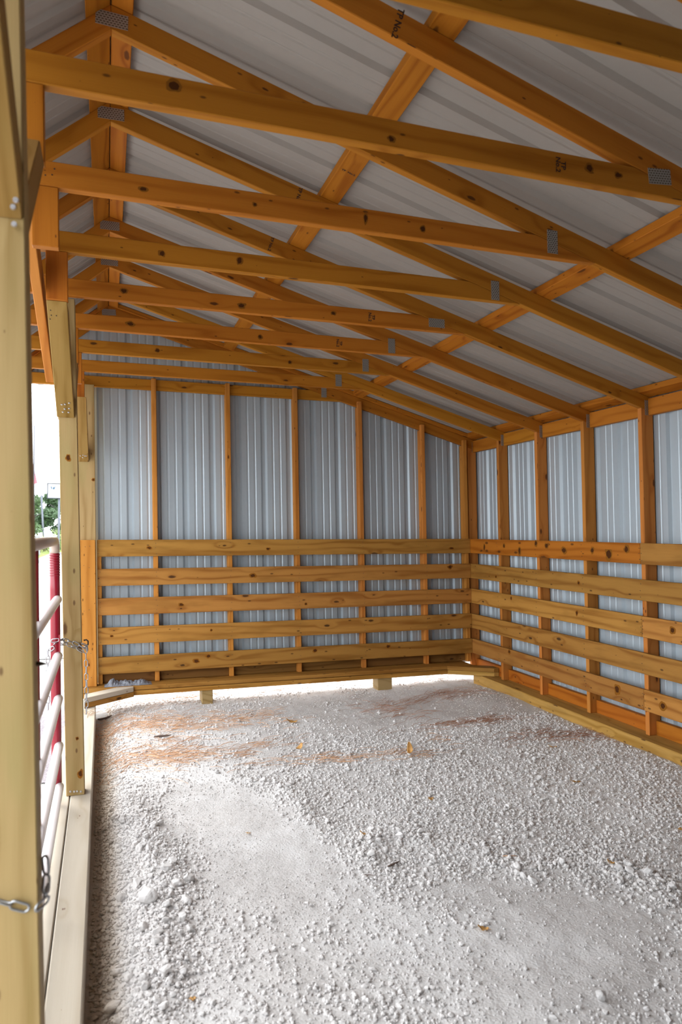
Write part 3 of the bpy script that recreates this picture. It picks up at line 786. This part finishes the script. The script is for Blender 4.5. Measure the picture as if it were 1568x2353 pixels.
tag(finish('plastic_sheet', bm, 'tarp'), 'crumpled grey plastic sheet lying on the far base beam by the left corner', 'sheet')

# ------------------------------------------------------------------ stones
def rock_templates(n, sub):
    out = []
    for q in range(n):
        bm = bmesh.new(); bmesh.ops.create_icosphere(bm, subdivisions=sub, radius=1.0)
        sx, sy, sz = random.uniform(.8, 1.25), random.uniform(.7, 1.0), random.uniform(.55, .85); s = q*3.7
        cuts = [(Vector((random.gauss(0, 1), random.gauss(0, 1), random.gauss(0, 1))).normalized(), random.uniform(.55, .85)) for _ in range(7)]
        for v in bm.verts:
            c = v.co.copy()
            for nrm, d in cuts:
                e = c.dot(nrm)-d
                if e > 0: c -= nrm*e*.9
            c *= 1+.22*noise.noise(v.co*1.6+Vector((s, s, s)))
            v.co = Vector((c.x*sx, c.y*sy, c.z*sz))
        out.append(bm)
    return out
def dens(x, y):
    """How stony the ground is (0..1)."""
    n = noise.noise((x*2.2, y*2.2, 9.0)) + .6*noise.noise((x*5.5, y*5.5, 3.0))
    d = .34 + .34*n
    d += .75*G(seg_d(x, y, BERM), .13) + .55*G(seg_d(x, y, RIDGE_A), .10) + .6*G(seg_d(x, y, RIDGE_B), .14)
    if 1.0 < x and 2.7 < y < 4.9: d += .32
    d -= .55*G(math.hypot((x-.55)/1.2, y-3.75), .22)
    d -= .4*G(math.hypot(x-.75, (y-3.2)), .22)
    d -= .35*G(math.hypot(x-1.65, y-2.25), .25)
    d -= .35*G(math.hypot(x-2.4, y-5.6), .5)
    if x < .10: d += .35
    return d

def emit_stones(name, count, tmpl, rmin, rmax, power, thresh):
    vt = [np.array([v.co[:] for v in b.verts], dtype=np.float32) for b in tmpl]
    ft = [np.array([[v.index for v in f.verts] for f in b.faces], dtype=np.int32) for b in tmpl]
    V, Fc, off, made = [], [], 0, 0
    while made < count:
        y = 1.3 + 5.2*(rng.random()**1.25); x = -.07 + 3.35*rng.random()
        if x > .3 + y*1.0 or y < 1.7 and x > 1.6: continue
        if rng.random() > dens(x, y)+thresh: continue
        r = rmin + (rmax-rmin)*rng.random()**power
        q = rng.integers(len(vt)); a = rng.random()*6.283; tl = rng.normal(0, .35, 2)
        Rz = np.array([[math.cos(a), -math.sin(a), 0], [math.sin(a), math.cos(a), 0], [0, 0, 1]])
        Rx = np.array([[1, 0, 0], [0, math.cos(tl[0]), -math.sin(tl[0])], [0, math.sin(tl[0]), math.cos(tl[0])]])
        z = ground(x, y) + r*.36
        p = W(x, y, z)
        V.append(vt[q] @ (Rz @ Rx).T.astype(np.float32) * r + np.array(p, dtype=np.float32))
        Fc.append(ft[q]+off); off += len(vt[q]); made += 1
    me = bpy.data.meshes.new(name); me.from_pydata(np.concatenate(V).tolist(), [], np.concatenate(Fc).tolist())
    return link(name, me, 'stone')
small_t = rock_templates(14, 1)
big_t = rock_templates(12, 3)
o = emit_stones('gravel_stones', 26000, small_t, .0050, .0125, 1.7, -.22)
tag(o, 'coarser grey crushed stones spread thickest over the stony half of the floor', 'gravel', kind='stuff')
o = emit_stones('gravel_grit', 42000, small_t, .0024, .0058, 1.3, .25)
tag(o, 'fine grey limestone grit covering the whole shed floor', 'gravel', kind='stuff')

ROCK = []
for q, b_ in enumerate(big_t):
    me = bpy.data.meshes.new('stone'); b_.to_mesh(me); me.materials.append(M['stone']); ROCK.append(me)
def rock(x, y, r, label, group=None, q=None, sink=.42, name='stone', flat_=1.0):
    q = random.randrange(len(ROCK)) if q is None else q
    o = bpy.data.objects.new(name, ROCK[q]); COL.objects.link(o)
    o.location = W(x, y, ground(x, y, False) + r*sink + .004); o.scale = (r, r, r*flat_)
    o.rotation_euler = (random.uniform(-.4, .4), random.uniform(-.4, .4), random.uniform(0, 6.28))
    return tag(o, label, 'stone', group)
rock(1.435, 1.875, .022, 'lone white pointed stone near the bottom right corner of the gravel', q=3, sink=.6, flat_=1.3)
rock(1.096, 2.975, .024, 'roundest stone at the near left end of the stone row in mid floor', q=1, sink=.5)
rock(1.665, 2.594, .019, 'single rounded stone sitting apart just in front of the long stone row', q=5, sink=.5)
rock(.57, 2.638, .014, 'small pale stone alone on the smooth ground left of centre', q=7, sink=.5)
rock(.135, 2.89, .042, 'largest clod in the stone ridge along the front sill', q=2, sink=.35)
LAB_Z = {'berm': ('grey stone in the loose ridge beside the front sill', 'stones in the ridge by the sill'),
         'rowa': ('pale stone edging the smooth patch in the middle of the floor', 'stones edging the smooth patch'),
         'rowb': ('pale stone in the long row crossing the right half of the floor', 'stones in the long row'),
         'field': ('grey pebble on the stony floor between the right wall and the long stone row', 'pebbles right of centre'),
         'far': ('grey pebble on the far floor near the pine straw', 'pebbles on the far floor'),
         'near': ('small pebble on the smooth gravel at the bottom of the photo', 'pebbles on the near floor')}
def along(pts):
    i = random.randrange(len(pts)-1); t = random.random(); a, b_ = pts[i], pts[i+1]
    return a[0]+(b_[0]-a[0])*t, a[1]+(b_[1]-a[1])*t
placed = []
def put(zone, x, y, r):
    if x < -.06 or x > 3.26: return False
    for (a, b_, c) in placed:
        if (a-x)**2+(b_-y)**2 < ((r+c)*.95)**2: return False
    placed.append((x, y, r)); rock(x, y, r, *LAB_Z[zone]); return True
def many(zone, n, pick, r0_, r1_):
    k = 0; guard = 0
    while k < n and guard < 5000:
        guard += 1; x, y = pick()
        if put(zone, x, y, r0_+(r1_-r0_)*random.random()**2): k += 1
def jit(pts, s): 
    def f():
        x, y = along(pts); return x+random.gauss(0, s), y+random.gauss(0, s)
    return f
many('berm', 85, jit(BERM, .065), .012, .027)
many('rowa', 20, jit(RIDGE_A, .03), .013, .022)
many('rowb', 55, jit(RIDGE_B, .05), .012, .021)
many('field', 75, lambda: (random.uniform(1.25, 2.9), random.uniform(2.9, 4.6)), .011, .018)
many('far', 30, lambda: (random.uniform(.1, 2.6), random.uniform(4.3, 5.6)), .010, .018)
many('near', 30, lambda: (random.uniform(.3, 1.5), random.uniform(1.9, 2.8)), .006, .012)

# ------------------------------------------------------------------ pine straw, leaves, twigs
M['straw'] = plain('pine_straw', (0.62, 0.36, 0.20), 0.7)
M['straw_dark'] = plain('dark_pine_straw', (0.40, 0.21, 0.13), 0.8)
M['straw_pale'] = plain('pale_pine_straw', (0.55, 0.29, 0.14), 0.7)
def straw(label, mat, spec, zf=None):
    """spec: list of (x, y, spread_x, spread_y, count, direction or None, spread angle)"""
    V, Fc = [], []
    for (cx, cy, sx, sy, n, dr, sa) in spec:
        for _ in range(int(n*.8)):
            x, y = random.gauss(cx, sx*1.25), random.gauss(cy, sy*1.3); a = random.uniform(0, 6.28) if dr is None else random.gauss(dr, sa)
            L = random.uniform(.07, .17); cv = random.gauss(0, 2.2); h = random.uniform(.003, .012); wd = random.uniform(.0008, .0016)
            rows = []
            px, py = x, y
            for s in range(6):
                t = s/5; zz = (zf(px, py) if zf else ground(px, py, False)+.004) + h*math.sin(t*3.1)+random.uniform(0, .001)
                tx, ty = math.cos(a), math.sin(a)
                p = W(px, py, zz)
                rows.append((p+Vector((-ty*wd, tx*wd, 0)), p+Vector((ty*wd, -tx*wd, 0)), p+Vector((0, 0, wd*1.4))))
                px += tx*L/5; py += ty*L/5; a += cv*L/5
            b0 = len(V)
            for rw in rows: V += [q[:] for q in rw]
            for s in range(5):
                i = b0+s*3
                for m_ in range(3):
                    j = (m_+1) % 3; Fc.append((i+m_, i+j, i+3+j, i+3+m_))
    me = bpy.data.meshes.new('pine_straw'); me.from_pydata(V, [], Fc)
    o = link('pine_straw', me, mat); return tag(o, label, 'pine straw', kind='stuff')
straw('thick mat of orange pine straw on the gravel by the left rear corner', 'straw', [(.12, 5.62, .14, .12, 190, None, 0), (.40, 5.55, .20, .16, 240, .2, .7), (.75, 5.50, .2, .12, 130, .1, .5), (-.02, 5.5, .04, .2, 60, 1.4, .5), (1.0, 5.45, .15, .12, 60, .2, .4)])
straw('fan of orange pine straw on the pale gravel in front of the left corner mat', 'straw', [(.10, 4.80, .12, .10, 110, -.1, .7), (.30, 4.72, .14, .09, 150, .1, .6), (.58, 4.66, .16, .06, 90, .15, .35), (.95, 4.75, .14, .06, 40, .3, .3), (.35, 5.08, .12, .1, 70, .3, .5), (.0, 5.1, .06, .2, 60, 1.3, .5), (.2, 4.5, .2, .08, 40, 0, .8)])
straw('long thin line of pine straw crossing mid floor to a curled leaf', 'straw', [(1.10, 4.42, .16, .035, 55, -.05, .25), (1.45, 4.32, .16, .03, 50, -.05, .25), (1.75, 4.27, .10, .03, 35, .1, .4), (2.1, 4.55, .08, .06, 18, .2, .5)])
straw('dark matted pine straw on the shaded gravel near the right stub block', 'straw_dark', [(2.15, 5.55, .10, .09, 90, .3, .5), (2.5, 5.60, .12, .05, 60, .3, .3), (2.75, 5.72, .12, .04, 60, .4, .3), (3.0, 5.70, .12, .08, 60, None, 0), (2.15, 5.2, .12, .06, 40, .1, .4)])
straw('bundle of reddish pine straw lying toward the right skid timber', 'straw_dark', [(2.45, 4.82, .12, .04, 60, .15, .2), (2.72, 4.80, .10, .05, 80, .2, .3), (2.05, 4.85, .12, .05, 20, .1, .3)])
straw('pine straw heaped against the right skid timber', 'straw_dark', [(2.75, 4.35, .12, .05, 60, .2, .4), (3.02, 4.27, .12, .05, 80, .2, .4), (3.18, 4.22, .06, .06, 60, .2, .6)])
straw('pale pine straw lying outside behind the far base beam', 'straw_pale', [(.9, 6.55, .35, .12, 150, .1, .6), (.4, 6.4, .2, .12, 90, .1, .6), (1.9, 6.5, .1, .05, 30, .1, .4), (3.0, 6.45, .2, .1, 60, .1, .5)], zf=lambda x, y: -1.485 + .0 if y > 6.9 else ground(x, y, False)+.003)
straw('wisp of pine straw on top of the front sill plank', 'straw_pale', [(-.14, 5.62, .012, .05, 14, 1.5, .8)], zf=lambda x, y: ZSILL+.001)

M['leaf'] = plain('dry_leaf', (0.55, 0.30, 0.09), 0.6, bump=(60.0, .3, .002))
M['bark'] = plain('bark', (0.15, 0.105, 0.085), 0.9, bump=(90.0, .6, .004))
def leaf(x, y, L, wd, curl, ang, label, tilt=.2, mat='leaf', lift=.006):
    bm = bmesh.new(); n = 9; rows = []
    for i in range(n):
        t = i/(n-1); wv = wd*math.sin(math.pi*min(1, t*.92+.04))**.7
        rows.append([bm.verts.new((L*(t-.5), wv*s, curl*((t-.5)**2*4*L*.6) + abs(s)*curl*wd*.8 + .002*math.sin(t*14+s))) for s in (-1, -.5, 0, .5, 1)])
    for a, b_ in zip(rows, rows[1:]):
        for j in range(4): bm.faces.new((a[j], a[j+1], b_[j+1], b_[j]))
    for f in bm.faces: f.smooth = True
    me = bpy.data.meshes.new('dried_leaf'); bm.to_mesh(me); bm.free()
    o = link('dried_leaf', me, mat); o.location = W(x, y, ground(x, y, False)+lift); o.rotation_euler = (random.uniform(-.2, .2), tilt, ang)
    sm = o.modifiers.new('thick', 'SOLIDIFY'); sm.thickness = .0008
    stem = tube_bm([(L*.48, 0, curl*L*.5), (L*.62, .002, curl*L*.55), (L*.75, .0, curl*L*.5)], .0008, 5)
    me2 = bpy.data.meshes.new('stem'); stem.to_mesh(me2); stem.free()
    s = link('stem', me2, mat, o)
    return tag(o, label, 'leaf')
leaf(1.85, 4.27, .075, .020, .9, 1.2, 'curled golden leaf standing at the end of the straw line', tilt=-.9, lift=.03)
leaf(1.20, 4.595, .055, .018, .5, .4, 'small tan leaf on the straw left of the curled golden leaf', tilt=-.5, lift=.015)
leaf(2.56, 3.53, .070, .009, .15, -.1, 'narrow yellow leaf lying on the stony right side of the floor')
leaf(1.64, 3.525, .035, .014, .3, .2, 'small yellow leaf alone in the middle of the pebbles')
leaf(1.145, 3.205, .050, .010, .2, -.6, 'orange wood-coloured leaf by the left end of the long stone row')
leaf(1.289, 2.343, .040, .011, .3, -.4, 'little orange leaf on the smooth gravel at lower right')
leaf(.235, 2.266, .022, .010, .2, .3, 'tiny orange leaf at lower left beside the sill stones')
leaf(2.057, 2.60, .032, .010, .4, -.9, 'small brown leaf tucked in the right end of the long stone row')
leaf(2.79, 4.08, .06, .010, .3, -.2, 'tan leaf in front of the straw at the right skid timber')
leaf(.629, 3.423, .022, .008, .1, 0, 'tiny pale leaf on the smooth patch left of centre')
leaf(1.308, 5.253, .085, .020, .3, -.2, 'broad pale leaf on the far gravel below the left stub block')
leaf(2.60, 2.77, .04, .013, .2, .8, 'orange leaf at the right edge of the photo')
def twig(x, y, L, r, ang, label, mat='bark'):
    dx, dy = math.cos(ang)*L/2, math.sin(ang)*L/2
    P = [W(x+dx*t, y+dy*t, ground(x+dx*t, y+dy*t, False)+r+.003+random.uniform(0, .003)) for t in (-1, -.5, 0, .5, 1)]
    o = finish('twig', tube_bm(P, [r*.6, r, r, r*.8, r*.3], 7), mat, smooth=True)
    return tag(o, label, 'twig')
twig(1.165, 2.894, .075, .005, .45, 'dark flake of bark in front of the left end of the long stone row')
twig(1.035, 2.845, .06, .0016, -.35, 'thin dark twig just below the flake of bark')
twig(1.685, 2.80, .07, .0022, -.25, 'thin orange twig lying in the long stone row', 'straw')
twig(-.03, 6.02, .11, .010, .15, 'black stick on the gravel beneath the left corner planks')
twig(.36, 5.20, .12, .008, .1, 'dark brown bark clump in the straw on the left')

# ------------------------------------------------------------------ outside, seen past the front posts
def leafmat(name, a, b_):
    t = NT(name); ge = t.n('ShaderNodeNewGeometry')
    n1 = t.noise(ge.outputs['Position'], 2.5, 2.0); n2 = t.noise(ge.outputs['Position'], 18.0, 1.0)
    t.l(t.mix(t.math('ADD', t.math('MULTIPLY', n1, .5), t.math('MULTIPLY', n2, .5)), c4(a), c4(b_)), t.b.inputs['Base Color'])
    t.b.inputs['Roughness'].default_value = .6
    t.b.inputs['Subsurface Weight'].default_value = 0.0
    return t.m
M['leaves_a'] = leafmat('tree_foliage', (0.045, 0.095, 0.035), (0.13, 0.21, 0.085))
M['leaves_b'] = leafmat('dark_tree_foliage', (0.03, 0.07, 0.03), (0.10, 0.17, 0.075))
M['leaves_c'] = leafmat('bush_foliage', (0.14, 0.20, 0.055), (0.27, 0.33, 0.13))
M['leaves_d'] = leafmat('yellow_hedge_foliage', (0.16, 0.17, 0.05), (0.27, 0.27, 0.10))
M['trunk'] = plain('grey_tree_bark', (0.13, 0.115, 0.12), 0.9)
def foliage(blobs, n, s):
    V, Fc = [], []
    for (cx, cy, cz, rx, ry, rz) in blobs:
        for _ in range(n):
            d = Vector((random.gauss(0, 1), random.gauss(0, 1), random.gauss(0, 1))).normalized()*(random.random()**.45)
            p = Vector((cx+d.x*rx, cy+d.y*ry, cz+d.z*rz))
            a = Vector((random.gauss(0, 1), random.gauss(0, 1), random.gauss(0, 1))).normalized(); b_ = a.orthogonal().normalized()
            c = s*random.uniform(.6, 1.4); i = len(V)
            V += [(p-a*c)[:], (p+b_*c*.45)[:], (p+a*c)[:], (p-b_*c*.45)[:]]; Fc.append((i, i+1, i+2, i+3))
    me = bpy.data.meshes.new('foliage'); me.from_pydata(V, [], Fc); return me
def tree(name, x, y, h, blobs, mat, label, cat='tree', n=260, s=.16, trunk=True, group=None):
    t = empty(name, (x, y, -.03), label, cat, group)
    me = foliage(blobs, n, s); o = link('foliage', me, mat, t)
    if trunk:
        bm = tube_bm([(0, 0, -.05), (.04, 0, h*.35), (-.03, .02, h*.7), (0, 0, h*.92)], [.16, .12, .08, .03], 8)
        me = bpy.data.meshes.new('trunk'); bm.to_mesh(me); bm.free(); link('trunk', me, 'trunk', t)
        for q in range(5):
            a = q*1.3; z0 = h*(.35+.1*q)
            bm = tube_bm([(0, 0, z0), (math.cos(a)*h*.10, math.sin(a)*h*.1, z0+h*.1), (math.cos(a)*h*.2, math.sin(a)*h*.2, z0+h*.16)], [.05, .035, .015], 6)
            me = bpy.data.meshes.new('branch'); bm.to_mesh(me); bm.free(); link('branch', me, 'trunk', t)
    return t
def at(px, Y): return (px-235)/1637.0*Y*.95
def blobs(h, w_, n, lo=.25):
    out = []
    for q in range(n):
        z = h*(lo+(1-lo)*(q+.5)/n); k = w_*(1-.55*abs((q+.5)/n-.4))
        out.append((random.gauss(0, .32)*k, random.gauss(0, .3)*k, z, k*.5, k*.5, h/n*.85))
    return out
tree('deciduous_tree', -5.4, 54.5, 5.3, blobs(5.3, 1.6, 10, .05), 'leaves_a', 'tall thin pale green tree beyond the lawn, just right of the flagpole', n=420, s=.12)
tree('deciduous_tree', -3.45, 58, 4.2, blobs(4.1, 2.2, 7, .02), 'leaves_b', 'denser dark green tree beyond the lawn, below the white sign', n=800, s=.14)
tree('deciduous_tree', -.4, 66, 4.5, blobs(4.4, 2.6, 7, .05), 'leaves_b', 'dark green tree standing half behind the middle post', n=300, s=.14)
tree('deciduous_tree', -7.6, 61, 5.0, blobs(5.0, 2.6, 7, .1), 'leaves_a', 'pale green tree at the edge of the near post', n=260, s=.14)
tree('round_bush', -3.0, 47.5, 1.7, [(0, 0, .75, .60, .6, .78), (.4, .1, .95, .6, .5, .75)], 'leaves_c', 'bright yellow-green bush beyond the kerb beside the middle post', 'bush', n=700, s=.06, trunk=False)
tree('low_hedge', -4.05, 50, 1.3, [(0, 0, .6, .5, .3, .62), (.45, 0, .55, .4, .3, .55)], 'leaves_d', 'low yellowish hedge beyond the lawn above the gate top rail', 'hedge', n=500, s=.06, trunk=False)
M['sign_white'] = plain('sign_white', (0.31, 0.31, 0.335), .7, spec=.1)
M['sign_frame'] = plain('sign_frame', (0.035, 0.04, 0.05), .7, spec=.1)
M['sign_blue'] = plain('sign_blue', (0.008, 0.07, 0.14), .7, spec=.1)
M['flag'] = plain('flag_pink', (0.36, 0.13, 0.16), .9, spec=.05)
M['pole'] = plain('pole_grey', (0.17, 0.18, 0.22), .7, spec=.1)
# white sign board on its pole
sx, sy = -2.52, 40.0
sg = empty('sign_board', (sx+.25, sy, -.03), 'white rectangular sign board with a small blue emblem, seen left of the middle post', 'sign')
def lbox(name, mat, par, x0, x1, y0, y1, z0, z1):
    bm = bmesh.new(); g = bmesh.ops.create_cube(bm, size=1.0)['verts']
    for v in g: v.co = Vector(((x0+x1)/2+v.co.x*(x1-x0), (y0+y1)/2+v.co.y*(y1-y0), (z0+z1)/2+v.co.z*(z1-z0)))
    return finish(name, bm, mat, par)
SX0 = at(108.5, 40.0)
lbox('panel', 'sign_white', sg, SX0, SX0+1.1, sy, sy+.05, 3.12, 3.86)
for q in ((SX0-.04, SX0+1.14, 3.86, 3.90), (SX0-.04, SX0+1.14, 3.08, 3.12), (SX0-.04, SX0, 3.12, 3.86), (SX0+1.1, SX0+1.14, 3.12, 3.86)):
    lbox('frame', 'sign_frame', sg, q[0], q[1], sy-.01, sy+.06, q[2], q[3])
bm = bmesh.new()
for poly in ([(-.10, .14), (-.06, .12), (-.02, .02), (-.05, .01)], [(.03, .09), (.07, .12), (.08, .02), (.05, -.02), (.02, .02)], [(.10, .13), (.12, .14), (.10, .04), (.085, .05)]):
    bm.faces.new([bm.verts.new((SX0+.24+a, sy-.004, 3.58+b_)) for a, b_ in poly])
finish('emblem', bm, 'sign_blue', sg)
finish('pole', tube_bm([(SX0+.55, sy+.12, -.03), (SX0+.55, sy+.12, 2.0), (SX0+.55, sy+.12, 3.5)], .05, 10), 'pole', sg)
# flagpole with its flag
fp = empty('flagpole', (at(79, 52), 52, -.03), 'thin grey flagpole with a pink flag beside the edge of the near post', 'flagpole')
xb_ = at(79, 52)
finish('pole', tube_bm([(xb_, 52, -.03), (xb_, 52, 4), (xb_, 52, 8.5)], .05, 8), 'pole', fp)
bm = bmesh.new(); vs = []
for i in range(8):
    for j in range(6):
        vs.append(bm.verts.new((xb_-.05-.12*i+.30*(j/5), 52+.06*math.sin(i*1.2+j*.6), 5.9-.26*j-.05*i)))
for i in range(7):
    for j in range(5): bm.faces.new((vs[i*6+j], vs[i*6+j+1], vs[(i+1)*6+j+1], vs[(i+1)*6+j]))
finish('flag', bm, 'flag', fp)
ub = empty('utility_box', (at(88.5, 46), 45.5, -.03), 'small white utility box on the lawn above the gate top rail', 'box')
UX = at(88.5, 45.5)
lbox('cabinet', 'sign_white', ub, UX-.14, UX+.14, 45.4, 45.7, -.03, .98+.06)
lbox('lid', 'sign_white', ub, UX-.155, UX+.155, 45.38, 45.72, 1.04, 1.08)
pb = empty('utility_pole', (at(101, 54), 54, -.03), 'slim pale pole leaning slightly between the two trees outside', 'pole')
finish('shaft', tube_bm([(at(102.5, 54), 54, -.03), (at(99, 54), 54, 1.9), (at(95.5, 54), 54, 3.9)], .065, 8), 'pole', pb)
